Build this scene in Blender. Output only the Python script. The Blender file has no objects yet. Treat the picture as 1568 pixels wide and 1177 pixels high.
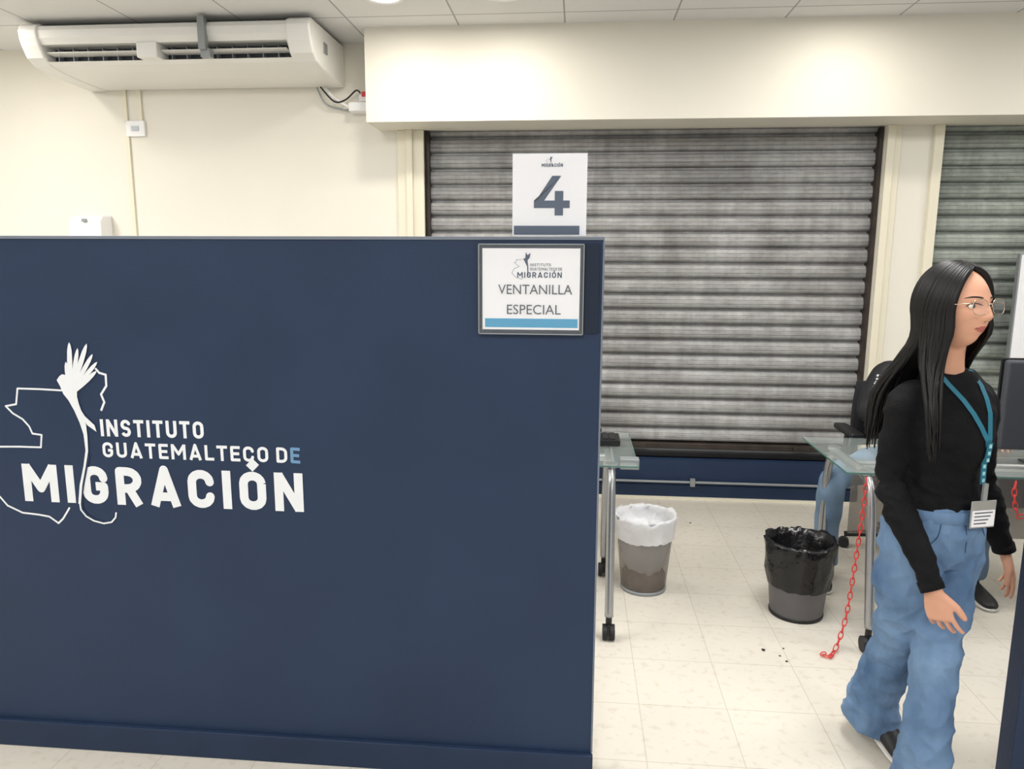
import bpy, math, random, time
from mathutils import Matrix, Vector, noise
from mathutils.bvhtree import BVHTree
random.seed(7)
scene=bpy.context.scene
COL=scene.collection
def s2l(c):
    return tuple(((x/255)/12.92 if x/255<=0.04045 else ((x/255+0.055)/1.055)**2.4) for x in c)
# ---------------------------------------------------------------- materials
def mat(name,rgb,rough=0.6,metal=0.0,var=0.0,vscale=6.0,bump=0.0,bscale=60.0,emis=None,alpha=1.0,trans=0.0,stretch=(1,1,1),rgb2=None,spec=0.5,ior=1.45,grime=None):
    m=bpy.data.materials.new(name); m.use_nodes=True
    nt=m.node_tree; b=nt.nodes['Principled BSDF']
    c=s2l(rgb)
    b.inputs['Base Color'].default_value=(*c,1); b.inputs['Roughness'].default_value=rough
    b.inputs['Metallic'].default_value=metal; b.inputs['Alpha'].default_value=alpha
    b.inputs['Transmission Weight'].default_value=trans; b.inputs['IOR'].default_value=ior
    b.inputs['Specular IOR Level'].default_value=spec
    if emis:
        b.inputs['Emission Color'].default_value=(*s2l(emis[0]),1); b.inputs['Emission Strength'].default_value=emis[1]
    tc=nt.nodes.new('ShaderNodeTexCoord'); mp=nt.nodes.new('ShaderNodeMapping'); mp.inputs['Scale'].default_value=stretch
    nt.links.new(tc.outputs['Object'],mp.inputs['Vector'])
    out=None
    if var>0 or rgb2:
        n=nt.nodes.new('ShaderNodeTexNoise'); n.inputs['Scale'].default_value=vscale; n.inputs['Detail'].default_value=5
        nt.links.new(mp.outputs[0],n.inputs['Vector'])
        r=nt.nodes.new('ShaderNodeValToRGB'); r.color_ramp.elements[0].position=0.32; r.color_ramp.elements[1].position=0.68
        c2=s2l(rgb2) if rgb2 else tuple(min(1,x*(1+var)) for x in c)
        c1=c if rgb2 else tuple(x*(1-var) for x in c)
        r.color_ramp.elements[0].color=(*c1,1); r.color_ramp.elements[1].color=(*c2,1)
        nt.links.new(n.outputs[0],r.inputs[0]); out=r.outputs[0]; nt.links.new(out,b.inputs['Base Color'])
    if grime and out:
        for st,sc,lo,p0,p1 in grime:
            mp2=nt.nodes.new('ShaderNodeMapping'); mp2.inputs['Scale'].default_value=st; nt.links.new(tc.outputs['Object'],mp2.inputs['Vector'])
            n=nt.nodes.new('ShaderNodeTexNoise'); n.inputs['Scale'].default_value=sc; n.inputs['Detail'].default_value=6; n.inputs['Roughness'].default_value=0.65
            nt.links.new(mp2.outputs[0],n.inputs['Vector'])
            r=nt.nodes.new('ShaderNodeValToRGB'); r.color_ramp.elements[0].position=p0; r.color_ramp.elements[1].position=p1
            r.color_ramp.elements[0].color=(lo,lo*0.99,lo*0.98,1); r.color_ramp.elements[1].color=(1,1,1,1)
            nt.links.new(n.outputs[0],r.inputs[0])
            mx=nt.nodes.new('ShaderNodeMixRGB'); mx.blend_type='MULTIPLY'; mx.inputs[0].default_value=1.0
            nt.links.new(out,mx.inputs[1]); nt.links.new(r.outputs[0],mx.inputs[2]); out=mx.outputs[0]
        nt.links.new(out,b.inputs['Base Color'])
    if bump>0:
        n2=nt.nodes.new('ShaderNodeTexNoise'); n2.inputs['Scale'].default_value=bscale; n2.inputs['Detail'].default_value=3
        nt.links.new(mp.outputs[0],n2.inputs['Vector'])
        bp=nt.nodes.new('ShaderNodeBump'); bp.inputs['Strength'].default_value=bump; bp.inputs['Distance'].default_value=0.01
        nt.links.new(n2.outputs[0],bp.inputs['Height']); nt.links.new(bp.outputs[0],b.inputs['Normal'])
    return m
def tilemat(name,rgb,mortar,size,msize,off,rough,spk=None,sf=0.3):
    m=mat(name,rgb,rough); nt=m.node_tree; b=nt.nodes['Principled BSDF']
    tc=nt.nodes.new('ShaderNodeTexCoord'); mp=nt.nodes.new('ShaderNodeMapping'); mp.inputs['Location'].default_value=off
    nt.links.new(tc.outputs['Object'],mp.inputs['Vector'])
    br=nt.nodes.new('ShaderNodeTexBrick'); br.offset=0; br.squash=1
    for k,v in (('Scale',1.0),('Brick Width',size),('Row Height',size),('Mortar Size',msize),('Mortar Smooth',0.1),('Bias',0.0)): br.inputs[k].default_value=v
    c=s2l(rgb); br.inputs['Color1'].default_value=(*c,1); br.inputs['Color2'].default_value=(*[x*0.965 for x in c],1); br.inputs['Mortar'].default_value=(*s2l(mortar),1)
    nt.links.new(mp.outputs[0],br.inputs['Vector'])
    out=br.outputs['Color']
    if spk:
        n=nt.nodes.new('ShaderNodeTexNoise'); n.inputs['Scale'].default_value=spk[1]; n.inputs['Detail'].default_value=6
        nt.links.new(tc.outputs['Object'],n.inputs['Vector'])
        r=nt.nodes.new('ShaderNodeValToRGB'); r.color_ramp.elements[0].position=0.30; r.color_ramp.elements[1].position=0.46
        r.color_ramp.elements[0].color=(*s2l(spk[0]),1); r.color_ramp.elements[1].color=(1,1,1,1)
        nt.links.new(n.outputs[0],r.inputs[0])
        mx=nt.nodes.new('ShaderNodeMixRGB'); mx.blend_type='MULTIPLY'; mx.inputs[0].default_value=sf
        nt.links.new(out,mx.inputs[1]); nt.links.new(r.outputs[0],mx.inputs[2]); out=mx.outputs[0]
    nt.links.new(out,b.inputs['Base Color'])
    return m
M={}
M['wall']=mat('wall_paint',(227,223,211),0.6,var=0.015,vscale=1.5,bump=0.04,bscale=40)
M['ceil']=tilemat('ceiling_tile',(222,222,222),(160,160,160),0.61,0.005,(0.10,-4.31,0),0.8)
M['floor']=tilemat('vinyl_floor',(208,202,190),(186,178,164),0.305,0.0018,(0.06,0.02,0),0.26,spk=((196,178,150),30),sf=0.22)
M['navy']=mat('navy_paint',(35,51,77),0.48,var=0.09,vscale=2.4,bump=0.07,bscale=90,spec=0.32)
M['navy_dk']=mat('navy_trim',(33,48,72),0.45,var=0.08,vscale=5,spec=0.3)
M['edge']=mat('edge_trim',(110,118,130),0.4)
GR=[((6,1,0.7),3.0,0.82,0.35,0.6),((1,1,1),2.2,0.74,0.38,0.58),((1,1,3),14.0,0.84,0.38,0.55)]
M['shut']=mat('galvanised_slat',(162,162,162),0.58,0.1,rgb2=(182,182,182),vscale=4,stretch=(1,1,1.6),bump=0.05,bscale=25,spec=0.35,grime=GR)
M['shut2']=mat('slat_greenish',(154,161,155),0.58,0.1,rgb2=(172,180,174),vscale=4,stretch=(1,1,1.6),spec=0.35,grime=GR)
M['rail']=mat('shutter_rail',(58,50,45),0.5,0.2,var=0.3,vscale=9)
M['trim']=mat('cream_trim',(226,220,200),0.5)
M['ac']=mat('ac_plastic',(230,229,225),0.35)
M['acd']=mat('ac_dark',(52,56,62),0.6)
M['white']=mat('white_plastic',(236,236,236),0.4)
M['paper']=mat('paper',(234,234,238),0.7)
M['logo']=mat('logo_white',(226,229,232),0.5,var=0.02,vscale=20)
M['logoE']=mat('logo_faded',(104,144,180),0.5)
M['ink']=mat('ink_navy',(30,56,86),0.5)
M['inkg']=mat('ink_grey',(66,72,82),0.5)
M['cyan']=mat('ink_cyan',(48,146,188),0.5)
M['acry']=mat('acrylic',(235,240,242),0.05,alpha=0.05)
M['acryd']=mat('acrylic_dark',(30,42,60),0.08,alpha=0.75)
M['glass']=mat('glass_top',(190,202,198),0.04,alpha=0.16)
M['glassE']=mat('glass_edge',(84,122,114),0.1)
M['chrome']=mat('satin_metal',(170,172,174),0.3,0.8)
M['greym']=mat('grey_metal',(150,154,156),0.4,0.4)
M['blk']=mat('black_plastic',(22,22,24),0.4)
M['rub']=mat('rubber',(34,34,36),0.6)
M['mesh']=mat('wire_mesh_grey',(128,122,116),0.5,0.3,alpha=0.55)
M['meshk']=mat('wire_mesh_black',(110,108,110),0.45,0.4,alpha=0.85)
M['bagw']=mat('bag_white',(232,232,234),0.3,alpha=0.8,bump=0.6,bscale=25)
M['bagk']=mat('bag_black',(16,16,18),0.25,bump=0.7,bscale=22)
M['brown']=mat('bin_waste',(116,98,88),0.8,var=0.2,vscale=30)
M['manila']=mat('manila',(214,196,164),0.7)
M['red']=mat('red_plastic',(206,52,48),0.4)
M['skin']=mat('skin',(208,156,130),0.55,var=0.04,vscale=20,spec=0.35)
M['lips']=mat('lips',(172,94,86),0.4)
M['hair']=mat('black_hair',(13,11,12),0.42,var=0.2,vscale=30,spec=0.35)
M['brow']=mat('brow',(42,30,26),0.7)
M['eye']=mat('eye_white',(222,216,210),0.3)
M['iris']=mat('iris',(34,20,14),0.2)
M['sweat']=mat('black_knit',(17,17,20),0.85,var=0.25,vscale=12,bump=0.3,bscale=220,spec=0.2)
M['denim']=mat('denim',(72,98,132),0.85,rgb2=(114,141,172),vscale=6,bump=0.45,bscale=38,stretch=(1,1,0.7),spec=0.2)
M['denimd']=mat('denim_seam',(52,76,108),0.85)
M['denim2']=mat('denim_pale',(98,120,144),0.85,rgb2=(118,140,162),vscale=7,spec=0.2)
M['teal']=mat('lanyard_teal',(34,108,132),0.6)
M['tealtxt']=mat('lanyard_print',(150,200,210),0.6)
M['shoe']=mat('shoe_black',(24,24,26),0.5)
M['sole']=mat('shoe_sole',(205,203,198),0.6)
M['gold']=mat('glasses_wire',(190,172,150),0.25,0.8)
M['lens']=mat('lens',(240,240,245),0.03,alpha=0.06)
M['mon']=mat('monitor_back',(62,64,70),0.5)
M['monl']=mat('monitor_logo',(150,154,160),0.3,0.5)
M['lamp']=mat('lamp_diffuser',(255,252,245),0.5,emis=((255,250,240),6.0))
M['jacket']=mat('jacket_black',(24,24,28),0.7,var=0.2,vscale=9,bump=0.3,bscale=60)
M['chairf']=mat('chair_fabric',(28,29,33),0.9)
# ---------------------------------------------------------------- geometry helpers
def empty(name,loc=(0,0,0),rz=0.0):
    o=bpy.data.objects.new(name,None); o.empty_display_size=0.1; o.location=loc; o.rotation_euler=(0,0,rz); COL.objects.link(o); return o
def mk(name,vf,material,parent=None,smooth=False,mats=None,loc=None):
    v,f=vf; me=bpy.data.meshes.new(name); me.from_pydata([tuple(p) for p in v],[],f); me.update()
    o=bpy.data.objects.new(name,me); COL.objects.link(o)
    if material: me.materials.append(material)
    if mats:
        for x in mats: me.materials.append(x)
    if smooth: me.polygons.foreach_set('use_smooth',[True]*len(me.polygons))
    if parent: o.parent=parent
    if loc: o.location=loc
    return o
def bevel(o,w,seg=2):
    b=o.modifiers.new('bevel','BEVEL'); b.width=w; b.segments=seg; b.limit_method='ANGLE'; b.angle_limit=math.radians(35); return o
def boxvf(x0,x1,y0,y1,z0,z1):
    v=[(x0,y0,z0),(x1,y0,z0),(x1,y1,z0),(x0,y1,z0),(x0,y0,z1),(x1,y0,z1),(x1,y1,z1),(x0,y1,z1)]
    f=[(0,3,2,1),(4,5,6,7),(0,1,5,4),(1,2,6,5),(2,3,7,6),(3,0,4,7)]
    return v,f
def box(name,x0,x1,y0,y1,z0,z1,m,parent=None,bv=0):
    o=mk(name,boxvf(x0,x1,y0,y1,z0,z1),m,parent)
    if bv: bevel(o,bv)
    return o
def join(*parts):
    V=[];F=[]
    for v,f in parts:
        k=len(V); V+=[Vector(p) for p in v]; F+=[tuple(i+k for i in q) for q in f]
    return V,F
def extrude_x(profile,x0,x1,closed=True,caps=True):
    n=len(profile); V=[(x0,y,z) for y,z in profile]+[(x1,y,z) for y,z in profile]; F=[]
    for i in range(n if closed else n-1):
        j=(i+1)%n; F.append((i,j,j+n,i+n))
    if closed and caps: F.append(tuple(range(n-1,-1,-1))); F.append(tuple(range(n,2*n)))
    return V,F
def crom(P,t):
    n=len(P)-1; i=min(int(t*n),n-1); u=t*n-i
    g=lambda k:P[max(0,min(n,k))]
    a,b,c,d=g(i-1),g(i),g(i+1),g(i+2)
    return 0.5*((2*b)+(c-a)*u+(2*a-5*b+4*c-d)*u*u+(3*b-a-3*c+d)*u*u*u)
def sweep(pts,rad,seg=12,ref=None,res=0,caps=True):
    P=[Vector(p) for p in pts]
    Rr=[Vector((r,r)) if not isinstance(r,(tuple,list)) else Vector(r) for r in (rad if isinstance(rad,(list,tuple)) else [rad]*len(P))]
    if res:
        N=res*(len(P)-1); P2=[crom(P,i/N) for i in range(N+1)]; R2=[crom(Rr,i/N) for i in range(N+1)]; P,Rr=P2,R2
    n=len(P); V=[];F=[]; A=None
    for i in range(n):
        T=(P[min(i+1,n-1)]-P[max(i-1,0)]).normalized()
        if ref is not None: A=Vector(ref)
        elif A is None: A=Vector((1,0,0)) if abs(T.x)<0.8 else Vector((0,1,0))
        A=(A-A.dot(T)*T).normalized(); B=T.cross(A)
        for k in range(seg):
            a=2*math.pi*k/seg; V.append(P[i]+A*(Rr[i].x*math.cos(a))+B*(Rr[i].y*math.sin(a)))
    for i in range(n-1):
        for k in range(seg):
            k2=(k+1)%seg; F.append((i*seg+k,i*seg+k2,(i+1)*seg+k2,(i+1)*seg+k))
    if caps: F.append(tuple(range(seg-1,-1,-1))); F.append(tuple((n-1)*seg+k for k in range(seg)))
    return V,F
def ribbon(pts,normals,w,t=0.0012):
    P=[Vector(p) for p in pts]; V=[];F=[]
    for i,p in enumerate(P):
        T=(P[min(i+1,len(P)-1)]-P[max(i-1,0)]).normalized(); N=Vector(normals[i] if isinstance(normals,list) else normals).normalized(); S=T.cross(N).normalized()
        V+=[p-S*w/2,p+S*w/2,p+S*w/2+N*t,p-S*w/2+N*t]
    for i in range(len(P)-1):
        for k in range(4):
            F.append((i*4+k,i*4+(k+1)%4,(i+1)*4+(k+1)%4,(i+1)*4+k))
    F.append((3,2,1,0)); q=(len(P)-1)*4; F.append((q,q+1,q+2,q+3)); return V,F
def revolve(prof,c=(0,0,0),seg=32,jit=None,caps=False):
    V=[];F=[];n=len(prof)
    for i,(r,z) in enumerate(prof):
        for k in range(seg):
            a=2*math.pi*k/seg; rr=r; zz=z
            if jit: dr,dz=jit(i,a); rr+=dr; zz+=dz
            V.append((c[0]+rr*math.cos(a),c[1]+rr*math.sin(a),c[2]+zz))
    for i in range(n-1):
        for k in range(seg):
            k2=(k+1)%seg; F.append((i*seg+k,i*seg+k2,(i+1)*seg+k2,(i+1)*seg+k))
    if caps: F.append(tuple(range(seg-1,-1,-1))); F.append(tuple((n-1)*seg+k for k in range(seg)))
    return V,F
def ellip(c,r,seg=24,rings=16,Mx=None):
    V=[];F=[]
    for i in range(rings+1):
        th=math.pi*i/rings
        for k in range(seg):
            a=2*math.pi*k/seg; p=Vector((r[0]*math.sin(th)*math.cos(a),r[1]*math.sin(th)*math.sin(a),r[2]*math.cos(th)))
            if Mx: p=Mx@p
            V.append(p+Vector(c))
    for i in range(rings):
        for k in range(seg):
            k2=(k+1)%seg; F.append((i*seg+k,(i+1)*seg+k,(i+1)*seg+k2,i*seg+k2))
    return V,F
def xf(vf,Mx): return [Mx@Vector(p) for p in vf[0]],vf[1]
def remesh(name,vf,voxel,m,parent=None,smooth=2,mats=None):
    me=bpy.data.meshes.new(name); me.from_pydata([tuple(p) for p in vf[0]],[],vf[1]); me.update()
    o=bpy.data.objects.new(name,me); COL.objects.link(o)
    r=o.modifiers.new('r','REMESH'); r.mode='VOXEL'; r.voxel_size=voxel
    s=o.modifiers.new('s','SMOOTH'); s.factor=0.5; s.iterations=smooth
    dg=bpy.context.evaluated_depsgraph_get(); me2=bpy.data.meshes.new_from_object(o.evaluated_get(dg)); o.modifiers.clear(); o.data=me2
    me2.name=name; me2.materials.clear(); me2.materials.append(m)
    for x in (mats or []): me2.materials.append(x)
    me2.polygons.foreach_set('use_smooth',[True]*len(me2.polygons))
    if parent: o.parent=parent
    return o
def poly_xz(pts,y,t=0.001):
    n=len(pts)
    ar=sum(pts[i][0]*pts[(i+1)%n][1]-pts[(i+1)%n][0]*pts[i][1] for i in range(n))
    if ar<0: pts=list(reversed(pts))
    V=[(x,y-t,z) for x,z in pts]
    return V,[tuple(range(n))]
LAY=0.00001
def stroke_xz(pts,y,w,t=0.001,k0=0):
    parts=[];k=k0
    for i,(a,b) in enumerate(zip(pts,pts[1:])):
        A=Vector(a);B=Vector(b); d=(B-A)
        if d.length<1e-7: continue
        n=Vector((-d.y,d.x)).normalized()*w/2
        parts.append(poly_xz([tuple(A-n),tuple(B-n),tuple(B+n),tuple(A+n)],y-LAY*(2*(k%24)),t)); k+=1
        if i>0: parts.append(poly_xz([(A.x+w/2*math.cos(q),A.y+w/2*math.sin(q)) for q in [j*math.pi/6 for j in range(12)]],y-LAY*(2*(k%24)+1),t))
    return join(*parts)
def text(name,body,x0,x1,z0,cap,y,m,parent,bold=0.0,ext=0.0008):
    c=bpy.data.curves.new(name,'FONT'); c.body=body; c.size=1; c.offset=bold; c.extrude=0.001; c.resolution_u=3; o=bpy.data.objects.new(name,c); COL.objects.link(o)
    dg=bpy.context.evaluated_depsgraph_get(); me=bpy.data.meshes.new_from_object(o.evaluated_get(dg)); bpy.data.objects.remove(o)
    xs=[v.co.x for v in me.vertices]; mn=min(xs); sx=(x1-x0)/(max(xs)-mn); sz=cap/(0.70+2*bold); zb=-bold
    for v in me.vertices:
        a,b,c=v.co; v.co=(x0+(a-mn)*sx, y-(c+0.001)*ext/0.002, z0+(b-zb)*sz)
    me.materials.clear(); me.materials.append(m); me.name=name
    q=bpy.data.objects.new(name,me); COL.objects.link(q); q.parent=parent; return q
# DIN-like stroke lettering, cap height 1
def arc(cx,cy,rx,ry,a0,a1,n=7): return [(cx+rx*math.cos(math.radians(a0+(a1-a0)*i/n)),cy+ry*math.sin(math.radians(a0+(a1-a0)*i/n))) for i in range(n+1)]
def glyph(c,s):
    h=s/2; t=1-h; 
    if c=='I': return s,[[(h,0),(h,1)]]
    if c=='N': w=.66; return w,[[(h,0),(h,1)],[(h,1-h*0.4),(w-h,h*0.4)],[(w-h,0),(w-h,1)]]
    if c=='M': w=.84; return w,[[(h,0),(h,1)],[(h,1-h*0.4),(w/2,.36),(w-h,1-h*0.4)],[(w-h,0),(w-h,1)]]
    if c=='T': w=.58; return w,[[(0,t),(w,t)],[(w/2,0),(w/2,t)]]
    if c=='L': w=.52; return w,[[(h,1),(h,h),(w,h)]]
    if c=='E': w=.54; return w,[[(w,t),(h,t),(h,h),(w,h)],[(h,.5),(w*.92,.5)]]
    if c=='A': w=.70; return w,[[(h*0.9,0),(w/2,1-h*0.3),(w-h*0.9,0)],[(w*.25,.26),(w*.75,.26)]]
    if c in 'OCGQUDR\u00d3':
        w=.62; r=w/2-h
        if c in 'O\u00d3Q':
            L=[arc(w/2,t-r,r,r,0,180)+arc(w/2,h+r,r,r,180,360)+[(w-h,t-r)]]
            if c=='\u00d3': L.append([(w*.42,1.08),(w*.66,1.26)])
            if c=='Q': L.append([(w*.55,.25),(w*.95,-.02)])
            return w,L
        if c=='C': return w,[[(w-h,.68)]+arc(w/2,t-r,r,r,0,180)+arc(w/2,h+r,r,r,180,360)+[(w-h,.32)]]
        if c=='G': return w,[[(w-h,.68)]+arc(w/2,t-r,r,r,0,180)+arc(w/2,h+r,r,r,180,360)+[(w-h,.47),(w*.52,.47)]]
        if c=='U': return w,[[(h,1),(h,h+r)]+arc(w/2,h+r,r,r,180,360)+[(w-h,1)]]
        if c=='D': return w,[[(w/2-.03,t),(h,t),(h,h),(w/2-.03,h)]+arc(w-h-.23,h+.23,.23,.23,-90,0)+arc(w-h-.23,t-.23,.23,.23,0,90)+[(w/2-.03,t)]]
        if c=='R': q=(t-.44)/2; return w,[[(h,0),(h,t),(w-h-q,t)]+arc(w-h-q,t-q,q,q,90,-90)+[(h,.44)],[(w*.5,.44),(w-h*.9,0)]]
    if c=='S':
        w=.58; q=(t-h)/4; r=w/2-h
        return w,[[(w-h,t-q*.7)]+arc(w/2,t-q,r,q,20,180)+arc(w/2,t-q,r,q,180,250)+arc(w/2,h+q,r,q,70,0)+arc(w/2,h+q,r,q,0,-160)]
    return .3,[]
def sign_text(name,body,x0,x1,z0,cap,y,m,parent,s=0.2,gap=0.13,slope=0.0,space=0.25):
    tot=0;items=[]
    for c in body:
        if c==' ': tot+=space; continue
        w,L=glyph(c,s); items.append((tot,w,L)); tot+=w+gap
    tot-=gap; k=(x1-x0)/tot; parts=[]
    for off,w,L in items:
        for q,st in enumerate(L):
            V,F=stroke_xz([((off+a)*k/cap,b) for a,b in st],0,s,0.0)
            V=[Vector((x0+p.x*cap,y-0.0002+p.y-0.00025*q,z0+p.z*cap+slope*p.x*cap)) for p in V]; parts.append((V,F))
    return mk(name,join(*parts),m,parent)
# ---------------------------------------------------------------- room
WY=4.8; CZ=2.88
box('floor',-6,6,-3.5,5.0,-0.1,0,M['floor'])
box('ceiling',-6,6,-3.5,5.0,CZ,CZ+0.1,M['ceil'])
box('wall_back',-6,6,5.0,5.1,0,CZ,M['wall'])
box('wall_left',-6.1,-6,-3.5,5.1,0,CZ,M['wall'])
box('wall_right',6,6.1,-3.5,5.1,0,CZ,M['wall'])
box('wall_back_infill',-6,-1.15,WY,5.0,0,CZ,M['wall'])
box('wall_back_lintel',-1.15,6,WY,5.0,2.36,CZ,M['wall'])
box('wall_pier',1.83,2.155,WY,5.0,0.0,2.36,M['wall'])
box('trim_1',-1.155,-0.985,4.775,WY,0.0,2.352,M['trim'],bv=0.004)
box('trim_2',-1.095,-1.055,4.755,4.776,0.0,2.352,M['trim'],bv=0.004)
box('trim_3',1.83,1.875,4.77,WY,0.0,2.352,M['trim'],bv=0.004)
box('trim_4',2.10,2.155,4.77,WY,0.0,2.352,M['trim'],bv=0.004)
box('trim_5',1.875,1.915,4.785,WY,0.0,2.352,M['trim'],bv=0.003)
box('wall_bulkhead',-1.27,6,4.495,WY,2.352,CZ,M['wall'])
box('wall_sill',-0.985,1.83,4.78,5.0,0,0.255,M['navy'])
box('baseboard_back',-6,-1.155,4.785,WY,0,0.11,M['navy_dk'])
box('baseboard_shutter',-0.985,1.83,4.765,4.78,0,0.09,M['navy_dk'],bv=0.003)
box('wall_sill_side',2.155,6,4.78,5.0,0,0.255,M['navy'])
box('trim_6',-0.985,1.83,4.74,4.765,0,0.012,M['trim'])
mk('conduit_pipe',join(sweep([(-0.95,4.752,0.115),(1.8,4.752,0.115)],0.008,10),boxvf(0.76,0.79,4.735,4.765,0.09,0.14),boxvf(-0.2,-0.17,4.735,4.765,0.09,0.14)),M['greym'],smooth=False)
def shutter(name,x0,x1,m):
    e=empty(name,(0,0,0))
    prof=[]; p=0.0985; z=0.355
    while z<2.345:
        for dz,dy in ((0.0,0.018),(0.003,0.006),(0.006,-0.010),(0.014,-0.020),(0.026,-0.025),(0.030,-0.020),(0.034,-0.025),(0.052,-0.025),(0.056,-0.020),(0.060,-0.022),(0.074,-0.016),(0.081,-0.008),(0.084,0.004),(0.088,0.018)):
            if z+dz<2.36: prof.append((4.90+dy,z+dz))
        z+=p
    mk('slats',extrude_x(prof,x0,x1,closed=False),m,e)
    box('bottom_rail',x0+0.01,x1-0.01,4.85,4.93,0.315,0.352,M['rail'],e,bv=0.004)
    box('bottom_lip',x0+0.01,x1-0.01,4.84,4.95,0.262,0.30,M['blk'],e,bv=0.003)
    box('rail_bar',x0+0.01,x1-0.01,4.865,4.9,0.300,0.315,M['greym'],e)
    box('guide_1',x0,x0+0.022,4.83,4.93,0.256,2.35,M['rail'],e)
    box('guide_2',x1-0.022,x1,4.83,4.93,0.256,2.35,M['rail'],e)
    for i in range(3):
        xx=x0+0.35+i*(x1-x0-0.7)/2
        box('lock_%d'%(i+1),xx-0.05,xx+0.05,4.835,4.86,0.318,0.345,M['rail'],e,bv=0.003)
    return e
shutter('roller_shutter',-0.984,1.829,M['shut'])
shutter('roller_shutter',2.157,4.6,M['shut2'])
# ---------------------------------------------------------------- AC unit
ac=empty('air_conditioner')
body=[(4.795,2.85),(4.235,2.85),(4.205,2.84),(4.19,2.815),(4.195,2.775),(4.215,2.744),(4.37,2.744),(4.37,2.668),(4.262,2.663),(4.30,2.648),(4.40,2.634),(4.55,2.624),(4.795,2.62)]
mk('casing',extrude_x(body,-3.08,-1.62),M['ac'],ac)
cap=[(4.795,2.86),(4.23,2.86),(4.195,2.845),(4.18,2.815),(4.185,2.775),(4.20,2.735),(4.235,2.678),(4.29,2.645),(4.40,2.628),(4.55,2.618),(4.795,2.613)]
bevel(mk('end_cap_1',extrude_x(cap,-3.185,-3.07),M['ac'],ac),0.012,3)
bevel(mk('end_cap_2',extrude_x(cap,-1.625,-1.485),M['ac'],ac),0.012,3)
box('recess_back',-3.07,-1.63,4.33,4.369,2.670,2.743,M['acd'],ac)
box('divider_1',-2.50,-2.38,4.205,4.36,2.663,2.747,M['ac'],ac,bv=0.006)
for i,(a,b) in enumerate(((-3.065,-2.50),(-2.38,-1.63))):
    n=int((b-a)/0.09); parts=[]
    for k in range(n):
        xx=a+0.04+k*0.09; parts.append(boxvf(xx,xx+0.004,4.29,4.35,2.671,2.742))
    mk('vanes_%d'%(i+1),join(*parts),M['greym'],ac)
    mk('louver_%d'%(i+1),extrude_x([(4.235,2.704),(4.239,2.710),(4.30,2.702),(4.298,2.696)],a+0.01,b-0.01),M['ac'],ac)
box('hanger_strap',-2.115,-2.075,4.165,4.20,2.69,2.862,M['greym'],ac)
box('hanger_strap_low',-2.115,-2.06,4.185,4.23,2.655,2.70,M['greym'],ac)
box('side_badge',-1.486,-1.478,4.40,4.46,2.72,2.78,M['greym'],ac,bv=0.004)
cb=empty('cable_bundle')
mk('drain_pipe',sweep([(-1.6,4.74,2.605),(-1.55,4.74,2.55),(-1.47,4.75,2.50),(-1.445,4.76,2.49)],0.009,8,res=5),M['white'],cb,True)
mk('cable_1',sweep([(-1.62,4.72,2.605),(-1.54,4.73,2.52),(-1.47,4.74,2.53),(-1.40,4.74,2.585),(-1.375,4.75,2.57)],0.005,8,res=5),M['rub'],cb,True)
mk('cable_2',sweep([(-1.65,4.74,2.605),(-1.60,4.75,2.51),(-1.5,4.77,2.48),(-1.445,4.77,2.475)],0.006,8,res=5),M['greym'],cb,True)
jb=empty('junction_box')
box('box_body',-1.44,-1.24,4.70,4.8,2.455,2.51,M['white'],jb,bv=0.006)
box('box_upper',-1.38,-1.26,4.73,4.8,2.515,2.56,M['white'],jb,bv=0.006)
box('red_switch',-1.36,-1.32,4.722,4.735,2.545,2.575,M['red'],jb)
th=empty('thermostat')
box('plate',-2.955,-2.825,4.78,4.8,2.33,2.43,M['white'],th,bv=0.006)
box('screen',-2.915,-2.865,4.776,4.781,2.365,2.395,M['greym'],th)
mk('wall_conduit',join(boxvf(-2.965,-2.94,4.785,4.799,2.43,2.62),boxvf(-2.865,-2.84,4.785,4.799,2.43,2.62),boxvf(-2.965,-2.94,4.785,4.799,1.2,2.33)),M['trim'])
dp=empty('paper_towel_dispenser')
bevel(mk('shell',extrude_x([(4.8,1.83),(4.70,1.82),(4.67,1.79),(4.66,1.60),(4.67,1.48),(4.8,1.47)],-3.33,-3.11),M['white'],dp),0.012,3)
box('lock',-3.23,-3.20,4.655,4.668,1.78,1.80,M['greym'],dp)
def downlight(x,y):
    e=empty('ceiling_downlight',(x,y,CZ))
    mk('ring',revolve([(0.075,-0.001),(0.10,-0.001),(0.105,-0.008),(0.085,-0.012),(0.075,-0.004)],seg=32),M['white'],e,True)
    mk('diffuser',revolve([(0.0001,-0.005),(0.078,-0.005)],seg=32),M['lamp'],e)
    l=bpy.data.lights.new('lamp','AREA'); l.shape='DISK'; l.size=0.15; l.energy=6.5; l.color=(1,0.94,0.85)
    lo=bpy.data.objects.new('lamp',l); COL.objects.link(lo); lo.location=(0,0,-0.015); lo.parent=e
for x,y in ((-1.02,4.0),(-0.41,4.0),(1.43,4.0),(-3.4,4.0),(3.2,4.0)): downlight(x,y)
def troffer(x,y,p):
    e=empty('ceiling_light_panel',(x,y,CZ))
    box('frame',-0.31,0.31,-0.61,0.61,-0.012,-0.001,M['white'],e)
    box('diffuser',-0.285,0.285,-0.585,0.585,-0.016,-0.0125,M['lamp'],e)
    l=bpy.data.lights.new('tube','AREA'); l.shape='RECTANGLE'; l.size=0.56; l.size_y=1.16; l.energy=p; l.color=(0.98,0.985,1.0)
    lo=bpy.data.objects.new('tube',l); COL.objects.link(lo); lo.location=(0,0,-0.02); lo.parent=e
for x,y,p in ((-4.0,2.4,64),(-1.6,2.2,35),(0.9,2.4,38),(3.4,2.4,35),(-2.8,-0.6,38),(-0.4,-0.8,42),(2.2,-0.6,38)): troffer(x,y,p)  # far-left panel is an unseen extra, added to brighten the wall at left
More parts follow.
